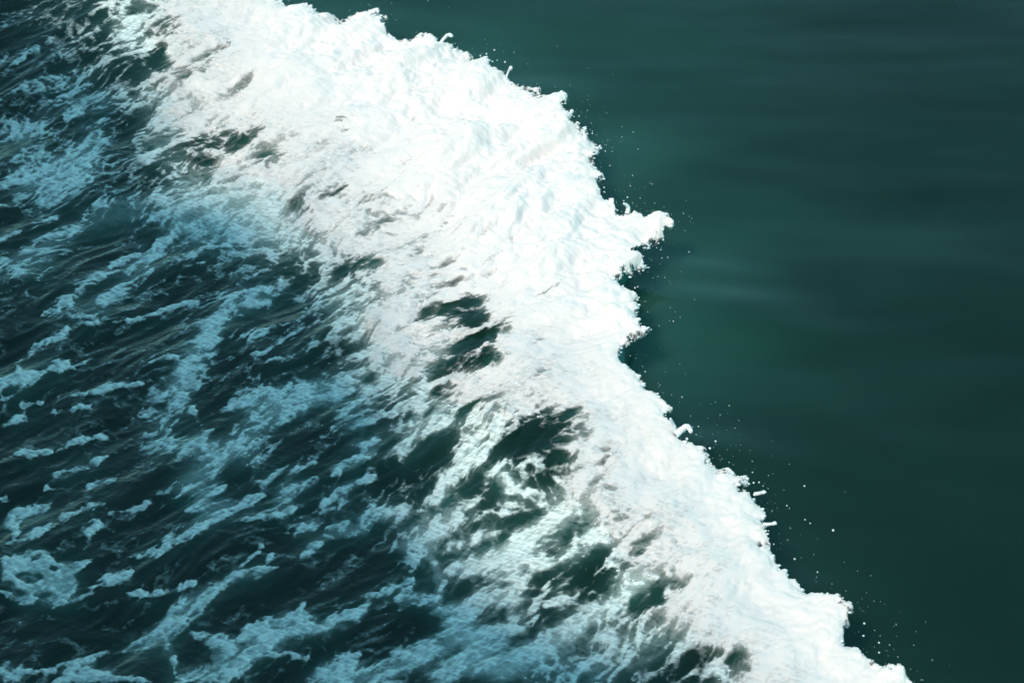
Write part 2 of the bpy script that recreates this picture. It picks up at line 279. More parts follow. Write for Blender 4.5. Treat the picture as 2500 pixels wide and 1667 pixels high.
def calm_relief(x, y):
    wx = 0.5 * perlin(x * 0.35, y * 0.35, 41)
    z = 0.035 * perlin(x * 0.28 + wx, y * 0.62 + wx, 42) + 0.011 * perlin(x * 0.6 + wx, y * 1.5, 43) + 0.0040 * perlin(x * 1.2, y * 3.6, 44)
    for cx, cy, sx, sy, am in SWELL:
        z = z + am * np.exp(-((x - cx) / sx) ** 2 - ((y - cy + 0.12 * (x - cx)) / sy) ** 2)
    for cx, cy, r in RW:
        dx = x - cx; dy = y - cy; q = np.sqrt(dx * dx + dy * dy)
        z = z + 0.0016 * np.cos(q / r * 13.0) * np.exp(-(q / r) ** 2 * 1.6)
    return z
def graded(lo, hi, step, far, ratio):
    c = list(np.arange(lo, hi + step * .5, step))
    for sgn in (-1, 1):
        p = c[0] if sgn < 0 else c[-1]; s = step; ext = []
        while abs(p) < far: s *= ratio; p += sgn * s; ext.append(p)
        c = ext[::-1] + c if sgn < 0 else c + ext
    return np.array(c)
def water_z(x, y):
    H = ceiling(x, y); px, py = to_px(x, y, H)
    sdw = sample(SDW, px, py) * PXM
    f = sstep(-0.03, 0.42, sdw)
    far = sstep(60, 25, np.hypot(x, y))
    inw = sstep(0.0, 0.5, sdw) * sstep(26, 12, np.hypot(x, y))
    return (H - 0.05) * f * far + wake_relief(x, y) * inw * (0.45 + 0.55 * sstep(0.3, 1.6, sdw)) + calm_relief(x, y) * (1 - inw) * far, sdw

# ------------------------------------------------------------------ materials
def new_mat(name):
    m = bpy.data.materials.new(name); m.use_nodes = True; t = m.node_tree; t.nodes.clear()
    o = t.nodes.new('ShaderNodeOutputMaterial'); b = t.nodes.new('ShaderNodeBsdfPrincipled')
    t.links.new(b.outputs[0], o.inputs[0]); return m, t, b, o
def nd(t, typ, **kw):
    n = t.nodes.new(typ)
    for k, v in kw.items(): setattr(n, k, v)
    return n
def math_n(t, op, a, b=None, c=None, clamp=False):
    n = t.nodes.new('ShaderNodeMath'); n.operation = op; n.use_clamp = clamp
    for i, v in enumerate((a, b, c)):
        if v is None: continue
        if isinstance(v, (int, float)): n.inputs[i].default_value = v
        else: t.links.new(v, n.inputs[i])
    return n.outputs[0]
def noise_n(t, vec, scale, detail=3.0, rough=0.55):
    n = t.nodes.new('ShaderNodeTexNoise'); n.inputs['Scale'].default_value = scale
    n.inputs['Detail'].default_value = detail; n.inputs['Roughness'].default_value = rough
    if vec is not None: t.links.new(vec, n.inputs['Vector'])
    return n.outputs[0]
def mapped(t, rz, scale):
    tc = t.nodes.new('ShaderNodeTexCoord'); mp = t.nodes.new('ShaderNodeMapping'); mp.vector_type = 'TEXTURE'
    mp.inputs['Rotation'].default_value = (0, 0, R(rz)); mp.inputs['Scale'].default_value = scale
    t.links.new(tc.outputs['Object'], mp.inputs['Vector']); return mp.outputs[0]
def smooth_n(t, v, lo, hi, a=0.0, b=1.0):
    n = t.nodes.new('ShaderNodeMapRange'); n.interpolation_type = 'SMOOTHSTEP'
    n.inputs['From Min'].default_value = lo; n.inputs['From Max'].default_value = hi
    n.inputs['To Min'].default_value = a; n.inputs['To Max'].default_value = b
    t.links.new(v, n.inputs['Value']); return n.outputs[0]

# sea water: dark green, lighter where bubbles are carried under and where sky sheen is painted in
m_water, t, b, o = new_mat('sea_water')
at = nd(t, 'ShaderNodeAttribute', attribute_name='bubbles_sheen')
mix = t.nodes.new('ShaderNodeMix'); mix.data_type = 'RGBA'
mix.inputs['A'].default_value = (0.0012, 0.0108, 0.0046, 1); mix.inputs['B'].default_value = (0.050, 0.205, 0.160, 1)
t.links.new(at.outputs['Fac'], mix.inputs['Factor']); t.links.new(mix.outputs['Result'], b.inputs['Base Color'])
b.inputs['Roughness'].default_value = 0.10; b.inputs['IOR'].default_value = 1.333
b.subsurface_method = 'BURLEY'; b.inputs['Subsurface Weight'].default_value = 1.0
b.inputs['Subsurface Radius'].default_value = (0.3, 0.8, 0.8); b.inputs['Subsurface Scale'].default_value = 0.9
ru = nd(t, 'ShaderNodeAttribute', attribute_name='rough_water')
v1 = mapped(t, -28, (0.10, 0.030, 0.05)); v2 = mapped(t, 38, (0.30, 0.08, 0.1))
h = math_n(t, 'ADD', noise_n(t, v1, 1.0, 3.0), math_n(t, 'MULTIPLY', noise_n(t, v2, 1.0, 3.0), 1.5))
bp = t.nodes.new('ShaderNodeBump'); bp.inputs['Distance'].default_value = 0.010
t.links.new(math_n(t, 'MULTIPLY', ru.outputs['Fac'], 0.38), bp.inputs['Strength']); t.links.new(h, bp.inputs['Height'])
t.links.new(bp.outputs[0], b.inputs['Normal'])

# sea foam: white suds, open lace where they are thin
m_foam, t, b, o = new_mat('sea_foam')
b.inputs['Roughness'].default_value = 0.45
b.inputs['Specular IOR Level'].default_value = 0.35
at = nd(t, 'ShaderNodeAttribute', attribute_name='suds')
vf = mapped(t, -30, (0.055, 0.020, 0.04)); vg = mapped(t, FLOW, (0.045, 0.022, 0.04))
fine = math_n(t, 'ADD', noise_n(t, vf, 1.0, 2.0, 0.5), noise_n(t, vg, 1.0, 3.0, 0.6))
fine = math_n(t, 'MULTIPLY', math_n(t, 'SUBTRACT', fine, 1.0), 0.44)
val = math_n(t, 'ADD', at.outputs['Fac'], fine)
cm = t.nodes.new('ShaderNodeMix'); cm.data_type = 'RGBA'                # thin suds let the sea water show through, thick suds are white
cm.inputs['A'].default_value = (0.84, 0.93, 0.86, 1); cm.inputs['B'].default_value = (0.96, 0.835, 0.775, 1)
th = nd(t, 'ShaderNodeAttribute', attribute_name='thickness'); t.links.new(th.outputs['Fac'], cm.inputs['Factor'])
pl = nd(t, 'ShaderNodeAttribute', attribute_name='pile'); cp = t.nodes.new('ShaderNodeMix'); cp.data_type = 'RGBA'   # a shallow layer of suds is greyer than a deep pile
cp.inputs['A'].default_value = (0.745, 0.69, 0.645, 1); cp.inputs['B'].default_value = (0.875, 0.78, 0.72, 1)
t.links.new(pl.outputs['Fac'], cp.inputs['Factor']); t.links.new(cp.outputs['Result'], cm.inputs['B']); t.links.new(cm.outputs['Result'], b.inputs['Base Color'])
op = smooth_n(t, val, -0.24, 0.58)
vo = t.nodes.new('ShaderNodeTexVoronoi'); vo.feature = 'DISTANCE_TO_EDGE'; vo.inputs['Scale'].default_value = 1.0      # bubble cells open the thin suds
t.links.new(mapped(t, FLOW - 15, (0.075, 0.040, 0.05)), vo.inputs['Vector'])
cell = smooth_n(t, vo.outputs['Distance'], 0.02, 0.38, 1.0, 0.66)
cell = math_n(t, 'MULTIPLY', cell, smooth_n(t, noise_n(t, mapped(t, -27, (0.10, 0.022, 0.05)), 1.0, 2.0, 0.5), 0.32, 0.66, 0.72, 1.1))
keep = math_n(t, 'MAXIMUM', math_n(t, 'MULTIPLY', smooth_n(t, th.outputs['Fac'], 0.3, 0.95), smooth_n(t, pl.outputs['Fac'], 0.0, 0.7, 0.45, 1.0)), smooth_n(t, val, 0.85, 1.45))
lace = math_n(t, 'ADD', math_n(t, 'MULTIPLY', cell, math_n(t, 'SUBTRACT', 1.0, keep)), keep, clamp=True)
film = smooth_n(t, val, -0.35, 0.30, 0.0, 0.20)
ve = nd(t, 'ShaderNodeAttribute', attribute_name='veil')                 # bubbles just under the surface
vn = math_n(t, 'MULTIPLY', ve.outputs['Fac'], smooth_n(t, math_n(t, 'ADD', at.outputs['Fac'], math_n(t, 'MULTIPLY', fine, 1.4)), -0.75, 0.35, 0.0, 0.50))
al = math_n(t, 'MAXIMUM', math_n(t, 'MAXIMUM', math_n(t, 'MULTIPLY', op, lace), film), vn)
tr = t.nodes.new('ShaderNodeBsdfTransparent'); ms = t.nodes.new('ShaderNodeMixShader')
t.links.new(al, ms.inputs[0]); t.links.new(tr.outputs[0], ms.inputs[1]); t.links.new(b.outputs[0], ms.inputs[2])
t.links.new(ms.outputs[0], o.inputs[0])
bp = t.nodes.new('ShaderNodeBump'); bp.inputs['Distance'].default_value = 0.010; bp.inputs['Strength'].default_value = 0.2
hb = math_n(t, 'ADD', noise_n(t, mapped(t, -30, (0.09, 0.05, 0.06)), 1.0, 2.0, 0.5), math_n(t, 'MULTIPLY', al, 0.35))
t.links.new(hb, bp.inputs['Height']); t.links.new(bp.outputs[0], b.inputs['Normal'])

m_drop, t, b, o = new_mat('white_spray')
b.inputs['Base Color'].default_value = (0.90, 0.915, 0.91, 1); b.inputs['Roughness'].default_value = 0.2
bp = t.nodes.new('ShaderNodeBump'); bp.inputs['Distance'].default_value = 0.004; bp.inputs['Strength'].default_value = 0.5
t.links.new(noise_n(t, mapped(t, 0, (0.02, 0.02, 0.02)), 1.0, 2.0), bp.inputs['Height']); t.links.new(bp.outputs[0], b.inputs['Normal'])

m_hull, t, b, o = new_mat('dark_hull_paint')
cr = t.nodes.new('ShaderNodeValToRGB'); cr.color_ramp.elements[0].color = (0.012, 0.02, 0.03, 1); cr.color_ramp.elements[1].color = (0.03, 0.042, 0.055, 1)
t.links.new(noise_n(t, mapped(t, 0, (1.5, 1.5, 4)), 1.0, 4.0), cr.inputs[0]); t.links.new(cr.outputs[0], b.inputs['Base Color']); b.inputs['Roughness'].default_value = 0.45

# ------------------------------------------------------------------ mesh helpers
def mesh_from(name, V, F, mat, smooth=True):
    me = bpy.data.meshes.new(name); n = len(V); m = len(F); k = F.shape[1]
    me.vertices.add(n); me.vertices.foreach_set('co', np.ascontiguousarray(V, np.float32).ravel())
    me.loops.add(m * k); me.loops.foreach_set('vertex_index', np.ascontiguousarray(F, np.int32).ravel())
    me.polygons.add(m); me.polygons.foreach_set('loop_start', np.arange(0, m * k, k, dtype=np.int32))
    me.update(calc_edges=True); me.validate()
    if smooth: me.polygons.foreach_set('use_smooth', np.ones(m, bool))
    me.materials.append(mat); return me
def attr(me, name, vals):
    a = me.attributes.new(name, 'FLOAT', 'POINT'); a.data.foreach_set('value', np.ascontiguousarray(vals, np.float32))
def obj(name, me, parent=None, **props):
    o = bpy.data.objects.new(name, me); col.objects.link(o)
    if parent is not None: o.parent = parent
    for k, v in props.items(): o[k] = v
    return o

# ------------------------------------------------------------------ water
wxs = graded(-5.4, 5.4, 0.018, 2500, 1.16); wys = graded(-4.3, 6.1, 0.020, 2500, 1.16)
WX, WY = np.meshgrid(wxs, wys)
WZ, WSD = water_z(WX, WY)
ny, nx = WX.shape
idx = np.arange(ny * nx).reshape(ny, nx)
F = np.stack([idx[:-1, :-1], idx[:-1, 1:], idx[1:, 1:], idx[1:, :-1]], -1).reshape(-1, 4)
me = mesh_from('water', np.stack([WX, WY, WZ], -1).reshape(-1, 3), F, m_water)
wpx, wpy = to_px(WX, WY, np.maximum(WZ, 0))
cover = sample(MILK, wpx, wpy)
bub_sheen = np.where(WSD > 0, 0.01 + 1.0 * np.clip(cover, 0, 1) ** 1.9, 0)
patchy = 0.65 + 0.9 * fbm(WX * 0.4, WY * 0.9, 3, 51)
bub_sheen += np.where(WSD <= 0, 0.24 * np.exp(WSD / 0.45) + 0.17 * np.exp(WSD / 2.0) * np.clip(patchy, 0, 2), 0) * (0.35 + 0.65 * sstep(1500, 700, wpy))  # calm side: bubbles, plus sky reflection and vignette painted into the colour
attr(me, 'bubbles_sheen', np.clip(bub_sheen, 0, 1).ravel())
attr(me, 'rough_water', (sstep(0.0, 0.4, WSD) * sstep(40, 15, np.hypot(WX, WY)) * 0.95 + 0.05).ravel())
obj('water', me, kind='structure')

# ------------------------------------------------------------------ foam sheet
fxs = graded(-5.2, 4.4, 0.0088, 9.0, 1.05); fys = graded(-4.1, 5.9, 0.0112, 11.0, 1.05)
FX, FY = np.meshgrid(fxs, fys)
H = ceiling(FX, FY)
PX, PY = to_px(FX, FY, H)
SDV = sample(SD, PX, PY)                                       # pixels inside the crest outline
edge_n = 9.0 * fbm(PX / 34.0, PY / 34.0, 4, 61, 0.65) + 4.5 * (domes(PX / 13.0, PY / 13.0, 62) - 0.75)
SDV = SDV + edge_n * sstep(-40, 0, SDV)
sdw = SDV * PXM
solv = sample(SOL, PX, PY); thk = sample(THK, PX, PY)
# water level under each foam vertex
ixw = np.clip(np.searchsorted(wxs, fxs) - 1, 0, nx - 2); iyw = np.clip(np.searchsorted(wys, fys) - 1, 0, ny - 2)
tx = ((fxs - wxs[ixw]) / (wxs[ixw + 1] - wxs[ixw]))[None, :]; ty = ((fys - wys[iyw]) / (wys[iyw + 1] - wys[iyw]))[:, None]
A = WZ[np.ix_(iyw, ixw)]; Bq = WZ[np.ix_(iyw, ixw + 1)]; Cq = WZ[np.ix_(iyw + 1, ixw)]; Dq = WZ[np.ix_(iyw + 1, ixw + 1)]
ZW = (A * (1 - tx) + Bq * tx) * (1 - ty) + (Cq * (1 - tx) + Dq * tx) * ty
wake_px, wake_py = to_px(FX, FY, ZW)
kz = sstep(0.25, 0.7, sdw)                                      # near the crest use the roller surface, else the water level
LX = PX * (1 - kz) + wake_px * kz; LY = PY * (1 - kz) + wake_py * kz
CV = sample(COV, LX + 13 * fbm(FX * 4.5, FY * 4.5, 3, 17, 0.6), LY + 11 * fbm(FX * 4.5, FY * 4.5, 3, 18, 0.6))
# lace threshold
wx = 0.10 * perlin(FX * 2.1, FY * 2.1, 71) + 0.04 * perlin(FX * 6, FY * 6, 73); wy = 0.10 * perlin(FX * 2.1, FY * 2.1, 72) + 0.04 * perlin(FX * 6, FY * 6, 74)
wx = wx + 0.34 * perlin(FX * 0.75, FY * 0.75, 75); wy = wy + 0.34 * perlin(FX * 0.75, FY * 0.75, 76)      # the streaks bend with the eddies
a1, b1 = rot(FX + wx, FY + wy, FLOW)
T = 0.34 * np.abs(perlin(a1 * 1.15, b1 * 4.0, 81)) * 2 + 0.36 * np.abs(perlin(a1 * 3.6, b1 * 8.0, 82)) * 2
T = T + 0.26 * np.abs(perlin(a1 * 8, b1 * 15, 86)) * 2 + 0.14 * np.abs(perlin(a1 * 19, b1 * 33, 87)) * 2
a2, b2 = rot(FX + wx * 0.5, FY + wy * 0.5, -27)
T = T + 0.13 * fbm(a2 * 7, b2 * 22, 3, 85, 0.6)
srt = np.sort(T[::7, ::7].ravel()); T = np.interp(T, srt, np.linspace(0, 1, len(srt))).astype(np.float32)
DEN = CV * 1.20 - 0.12 - 1.02 * T
veins = np.maximum(sstep(0.90, 0.995, 1 - np.abs(perlin(a1 * 1.5, b1 * 4.6, 101))), 0.8 * sstep(0.88, 0.995, 1 - np.abs(perlin(a1 * 3.4, b1 * 8.5, 102))))   # thin threads
veins *= sstep(-0.35, 0.35, fbm(a1 * 0.8, b1 * 1.6, 2, 103)) * sample(AMB, LX, LY)
DEN = DEN + 0.48 * veins * (1 - solv) * (DEN < 0.3)
pile = np.maximum(thk, 0.55 * solv); DEN = DEN * (1 + 0.7 * pile * (DEN > 0)) + 0.12 * pile
# heights
aR, bR = rot(FX + wx * 0.6, FY + wy * 0.6, FLOW - 8)
lump = 0.045 * (domes(aR * 1.5, bR * 2.9, 91) - 0.6) + 0.024 * (domes(aR * 3.8, bR * 6.6, 92) - 0.6) + 0.010 * (domes(aR * 9, bR * 15, 93) - 0.6) + 0.004 * (domes(aR * 21, bR * 31, 94) - 0.6)
lump += 0.13 * fbm(aR * 1.1, bR * 2.0, 4, 95, 0.5)
aS, bS = rot(FX, FY, -30)
lump += 0.011 * fbm(aS * 7, bS * 19, 4, 97, 0.65)
thick = np.maximum(thk, 0.45 * sstep(0.3, 1.0, solv))
front = 1 - sstep(0.15, 0.75, sdw)                               # the tumbling roller at the very edge
base = ZW * (1 - front) + np.maximum(ZW, H - 0.05) * front
Z = base + 0.006 + 0.012 * np.clip(DEN, 0, 1) + 0.008 * sstep(0.0, 0.6, DEN) * (domes(aR * 9, bR * 16, 96) - 0.4)
Z = Z + thick * (0.05 + lump * (1.15 + 0.2 * front))
Z = np.maximum(Z, ZW + 0.005)
rnd = np.clip(sdw / 0.09, 0, 1); Z = Z - 0.05 * (1 - np.sqrt(1 - (1 - rnd) ** 2)) * front
SK = 0.016
skirt = np.clip(-sdw / SK, 0, 1)
Z = np.where(sdw < 0, Z - 0.03 * skirt, Z)
gyy, gxx = np.gradient(sample(SD, PX, PY) * PXM, fys, fxs); gl = np.sqrt(gxx ** 2 + gyy ** 2) + 1e-5      # the front face curls back under the lip
under = np.where(sdw < 0, -sdw + 0.02 * skirt, 0)
VX = FX + gxx / gl * under; VY = FY + gyy / gl * under
fr_w = 0.014 + 0.050 * sstep(0.0, 0.5, perlin(FX * 2.3, FY * 2.3, 65) + 0.12)                # parts of the lip are torn to lace
fr_n = fbm(FX * 26, FY * 26, 3, 66, 0.65) + 0.55 * perlin(FX * 12, FY * 40, 67)
DEN = np.where(sdw < fr_w * 1.6, np.minimum(DEN, np.maximum(sdw, 0) / fr_w * 0.95 - 0.12 + 0.85 * fr_n), DEN)
DEN = np.where(sdw < 0, np.minimum(DEN, 0.5 - 0.5 * skirt), DEN)
keepv = (sdw > -SK * 1.3) & (DEN > -0.80)
ny2, nx2 = FX.shape
idx = np.arange(ny2 * nx2).reshape(ny2, nx2)
F = np.stack([idx[:-1, :-1], idx[:-1, 1:], idx[1:, 1:], idx[1:, :-1]], -1).reshape(-1, 4)
kf = keepv.ravel(); ok = kf[F].all(1); F = F[ok]
pid = PATCHID[np.clip(((wake_py - Y0) / ST).astype(int), 0, PATCHID.shape[0] - 1), np.clip(((wake_px - X0) / ST).astype(int), 0, PATCHID.shape[1] - 1)].ravel()
cls = np.where(pid >= 0, pid, np.where((solv > 0.5).ravel(), 100, 101))
fc = cls[F[:, 0]]
V = np.stack([VX, VY, Z], -1).reshape(-1, 3); DENr = DEN.ravel(); PILEr = np.clip(sstep(0.05, 0.9, thk) + 0.35 * fbm(aR * 1.6, bR * 3.4, 4, 98, 0.6), 0, 1).ravel(); VEILr = (sstep(0.25, 0.85, sample(MILK, LX, LY)) * sstep(0.03, 0.25, sdw)).ravel(); THr = np.clip(0.2 * sstep(0.2, 0.9, DEN) + 0.95 * sstep(0.40, 1.0, solv), 0, 1).ravel()
def cut(name, faces):
    u, inv = np.unique(faces, return_inverse=True)
    me = mesh_from(name, V[u], inv.reshape(-1, 4), m_foam); attr(me, 'suds', DENr[u]); attr(me, 'thickness', THr[u]); attr(me, 'veil', VEILr[u]); attr(me, 'pile', PILEr[u]); return me
wave = bpy.data.objects.new('breaking_wave', None); col.objects.link(wave)
wave['label'] = 'thick white breaking wave crest crossing dark green water from top left to bottom right'; wave['category'] = 'wave'
obj('whitewater', cut('whitewater', F[fc == 100]), wave)
obj('foam_streaks', cut('foam_streaks', F[fc == 101]), kind='stuff', label='lacy pale blue foam streaks trailing over the churned water behind the wave', category='foam')
for k, (poly, holes, lab) in enumerate(PATCHES):
    obj('foam_patch', cut('foam_patch', F[fc == k]), label=lab, category='foam patch', group='foam patches floating in the wake')

# small glossy bubbles and clots riding on the white water
BUB = np.flatnonzero(((DEN > 0.05) & (DEN < 0.55) & (solv > 0.25) & (sdw > 0.03) & (np.abs(FX) < 5) & (FY > -4) & (FY < 5.7)).ravel())
BUB = np.random.default_rng(12).choice(BUB, 2600, replace=False)
RIM = np.flatnonzero(((np.abs(sdw - 0.004) < 0.014) & (np.abs(FX) < 5) & (FY > -4) & (FY < 5.7)).ravel())
RIM = np.random.default_rng(14).choice(RIM, 1100, replace=False); BUB = np.concatenate([BUB, RIM])
import bmesh
bm = bmesh.new(); bmesh.ops.create_icosphere(bm, subdivisions=1, radius=1.0)
sv = np.array([q.co[:] for q in bm.verts]); sf = np.array([[q.index for q in p.verts] for p in bm.faces]); bm.free()
_r2 = np.random.default_rng(13); br = PXM * np.clip(1.1 * _r2.lognormal(0, .45, len(BUB)), 0.5, 3.5); br[-1100:] *= 1.5
bv = (sv[None] * br[:, None, None] * np.array([1.5, 1.0, 0.8]) + V[BUB][:, None, :]).reshape(-1, 3)
bf = (sf[None] + (np.arange(len(BUB)) * len(sv))[:, None, None]).reshape(-1, 3)
obj('bubble_clots', mesh_from('bubble_clots', bv, bf, m_drop), wave, kind='stuff')

# ------------------------------------------------------------------ jets thrown up by the crest
def tube(pts, rad, seg=12, sub=5):
    P = np.array(pts, float); r = np.array(rad, float)
    tt = np.linspace(0, len(P) - 1, (len(P) - 1) * sub + 1)
    def cr(A):
        A = np.concatenate([[2 * A[0] - A[1]], A, [2 * A[-1] - A[-2]]]); o = []
        for q in tt:
            i = min(int(q), len(P) - 2); f = q - i; p0, p1, p2, p3 = A[i], A[i + 1], A[i + 2], A[i + 3]
            o.append(0.5 * (2 * p1 + (p2 - p0) * f + (2 * p0 - 5 * p1 + 4 * p2 - p3) * f * f + (3 * p1 - p0 - 3 * p2 + p3) * f ** 3))
        return np.array(o)
    C = cr(P); r = np.maximum(cr(r[:, None])[:, 0], 0.002)
    tang = np.gradient(C, axis=0); tang /= np.linalg.norm(tang, axis=1)[:, None]
    # round cap
    cap = [(C[-1] + tang[-1] * r[-1] * math.sin(a), r[-1] * max(math.cos(a), 0.03)) for a in np.linspace(0.35, 1.55, 5)]
    C = np.concatenate([C, [c for c, _ in cap]]); r = np.concatenate([r, [q for _, q in cap]]); tang = np.concatenate([tang, np.repeat(tang[-1:], 5, 0)])
    vs = []
    for c, t_, q in zip(C, tang, r):
        n = np.cross(t_, [0.3, 0.2, 1.0]); n /= np.linalg.norm(n); bb = np.cross(t_, n)
        for k in range(seg):
            an = 2 * math.pi * k / seg; wob = 1 + 0.16 * math.sin(3 * an + c[0] * 90) * math.sin(c[1] * 70)
            vs.append(c + (n * math.cos(an) + bb * math.sin(an)) * q * wob)
    fs = [(i * seg + k, i * seg + (k + 1) % seg, (i + 1) * seg + (k + 1) % seg, (i + 1) * seg + k) for i in range(len(C) - 1) for k in range(seg)]
    return np.array(vs), np.array(fs)
JETS = [([(1383,300),(1390,285),(1396,272)],[6,4.5,6.5]),([(1234,196),(1240,178),(1247,166)],[4,3,6]),([(1531,522),(1534,509),(1530,501),(1523,497)],[7,6.5,5,3]),
 ([(1074,108),(1086,92),(1096,86),(1102,88)],[6,5,6.5,6]),([(1650,1062),(1668,1046),(1680,1042),(1686,1052)],[10,8.5,7.5,6]),([(1647,1044),(1641,1031),(1637,1022)],[6,4.5,3]),
 ([(1866,1280),(1882,1279),(1892,1277)],[5,4,5]),([(1843,1206),(1857,1203),(1866,1201)],[5,4.5,5]),([(2186,1636),(2195,1618)],[8,7]),([(1662,1050),(1663,1038)],[5,4]),
 ([(1915,1382),(1921,1372)],[6,5]),([(2044,1460),(2050,1453)],[8,6]),([(1018,100),(1023,86)],[6,4]),([(1462,345),(1470,339)],[6,5]),([(1458,368),(1467,366)],[5,4]),([(2236,1672),(2246,1662)],[7,6]),([(1578,818),(1592,811)],[6,4]),
 ([(1826,1160),(1832,1152)],[6,5]),([(915,32),(928,27)],[7,5]),([(1310,222),(1320,225)],[5,4])]
JL = {0: 'tall finger of white foam with a round tip standing off the crest', 2: 'curved horn of white foam above the pointed foam tongue', 4: 'thick curling hook of foam in front of the dark wave face'}
for k, (pts, rad) in enumerate(JETS):
    if len(pts) < 3: continue
    P = []
    for i, (px, py) in enumerate(pts):
        z = HC + 0.015 + 0.10 * i / (len(pts) - 1); x, y = to_world(px, py, z); P.append((x, y, z))
    v, f = tube(P, [q * PXM * 0.85 for q in rad]); o = obj('foam_jet', mesh_from('foam_jet', v, f, m_drop), wave)
    if k in JL: o['label'] = JL[k]

# ------------------------------------------------------------------ spray
def ico():
    import bmesh
    bm = bmesh.new(); bmesh.ops.create_icosphere(bm, subdivisions=2, radius=1.0)
    v = np.array([q.co[:] for q in bm.verts]); f = np.array([[q.index for q in p.verts] for p in bm.faces]); bm.free(); return v, f
IV, IF = ico()
drop_mesh = mesh_from('droplet', IV, IF, m_drop)
DROPS = [(1207,123,4.2),(1188,132,4.2),(1173,137,4.2),(1202,151,4),(1192,155,5),(1233,152,4),(1185,146,3),(1214,148,3),(1154,141,3),(1087,95,3.2),(1414,284,3),(1401,285,2.6),(1478,369,2.8),(1446,326,3),(1475,458,3.4),
 (1489,405,2.6),(1546,323,2.4),(1539,454,2.4),(1532,482,3),(1523,490,2.4),(1563,484,2.2),(1640,555,2.4),(1616,630,2.4),(1630,628,2),(1682,615,2.4),(1603,605,2.4),(1557,700,2.8),(1550,703,3.2),(1644,784,2.4),
 (2034,1294,4.2),(1964,1186,3.4),(1940,1364,4),(1840,1178,4),(1853,1177,3.4),(2110,1521,4),(2108,1551,3.6),(2146,1568,3.2),(2146,1592,3.2),(1996,1396,2.6),(1978,1277,2.6),(1921,1234,2.6),(1677,1071,5),(1747,1077,4),
 (1733,1094,4),(1700,1061,3),(1705,1041,2.8),(1665,969,2.4),(1575,907,2.4)]
OWN = {(2034,1294): 'lone white droplet furthest out over the dark water at lower right', (1964,1186): 'lone white droplet out over dark water, above the furthest droplet at lower right',
 (1546,323): 'tiny lone droplet furthest out over the water above the pointed foam tongue', (1682,615): 'tiny droplet furthest to the right of the pointed foam tongue',
 (1644,784): 'tiny lone droplet over dark water level with the crest notch', (1475,458): 'bright round droplet touching distance left of the curved foam horn',
 (1233,152): 'white droplet nearest the thin round tipped foam finger at the upper crest', (1677,1071): 'pale droplet hanging just below the thick curling hook of foam',
 (1087,95): 'small droplet directly under the bent foam arm near the top edge', (1940,1364): 'white droplet standing off the crest between its two lower knobs',
 (1665,969): 'tiny droplet over dark water above the thick curling hook of foam', (1192,155): 'largest white droplet in the cluster flung off the upper crest'}
def dlabel(x, y):
    if (x, y) in OWN: return OWN[(x, y)]
    if y < 260: return 'small white spray droplet flung off the upper end of the crest'
    if y < 680: return 'small white spray droplet flying above the dark water beside the pointed foam tongue'
    if y < 1120: return 'small white spray droplet by the notch and dark wave face halfway down the crest'
    return 'small white spray droplet over dark water beside the lower end of the crest'
for px, py, r in DROPS:
    z = random.uniform(0.30, 0.50); x, y = to_world(px, py, z); rr = r * PXM * 0.56
    o = obj('droplet', drop_mesh, label=dlabel(px, py), category='droplet', group='spray droplets ' + ('upper' if py < 260 else 'middle' if py < 680 else 'notch' if py < 1120 else 'lower'))
    o.location = (float(x), float(y), z); o.scale = (rr, rr * random.uniform(1.0, 1.35), rr * random.uniform(1.0, 1.5)); o.rotation_euler = (random.uniform(.2, .6), 0, R(35))
# fine spray
cu = np.array(CREST[6:-6], float); seglen = np.hypot(*np.diff(cu, axis=0).T); cum = np.concatenate([[0], np.cumsum(seglen)])
hot = [(1190,140,70,1.0),(1450,340,60,.8),(1560,610,90,1.9),(1560,740,70,1.0),(1740,1090,60,1.6),(1870,1240,80,.8),(2110,1550,90,1.3),(1000,70,90,.9),(1420,300,50,.7),(1930,1380,80,.7),(1640,980,60,.4),(1520,470,60,1.2)]
VV, FF, n0 = [], [], 0
bm_v, bm_f = IV, IF
import bmesh
bm = bmesh.new(); bmesh.ops.create_icosphere(bm, subdivisions=1, radius=1.0)
sv = np.array([q.co[:] for q in bm.verts]); sf = np.array([[q.index for q in p.verts] for p in bm.faces]); bm.free()
tot = sum(h[3] for h in hot)
def add_drop(px, py, z, r, stretch):
    global n0
    x, y = to_world(px, py, z); p = sv * r * np.array([1, stretch, stretch * .9])
    ca, sa = math.cos(R(30)), math.sin(R(30)); p = np.stack([p[:, 0] * ca - p[:, 1] * sa, p[:, 0] * sa + p[:, 1] * ca, p[:, 2]], 1)
    VV.append(p + np.array([x, y, z])); FF.append(sf + n0); n0 += len(sv)
for hx, hy, hs, hv in hot:
    for _ in range(int(520 * hv / tot)):
        px, py = rng.normal(hx + hs * 0.4, hs), rng.normal(hy, hs)
        s = sample(SD, np.array([px]), np.array([py]))[0]
        if s > 3 or s < -230 or rng.random() > math.exp(s / 70.0) * 1.3: continue
        add_drop(px, py, rng.uniform(0.15, 0.5), PXM * min(0.6 * rng.lognormal(0, .42), 2.3), rng.uniform(1, 1.5))
for _ in range(260):                                             # a sparse scatter all along the crest
    q = rng.uniform(0, cum[-1]); i = min(int(np.searchsorted(cum, q)) - 1, len(cu) - 2); i = max(i, 0)
    p = cu[i] + (cu[i + 1] - cu[i]) * rng.random(); d = rng.exponential(38)
    px, py = p[0] + d * 0.85, p[1] - d * 0.25 + rng.normal(0, 10)
    if sample(SD, np.array([px]), np.array([py]))[0] > 2: continue
    add_drop(px, py, rng.uniform(0.1, 0.5), PXM * min(0.55 * rng.lognormal(0, .4), 2.0), rng.uniform(1, 1.6))
obj('spray', mesh_from('spray', np.concatenate(VV), np.concatenate(FF), m_drop), kind='stuff', label='fine white spray scattered over the dark water along the crest', category='spray')

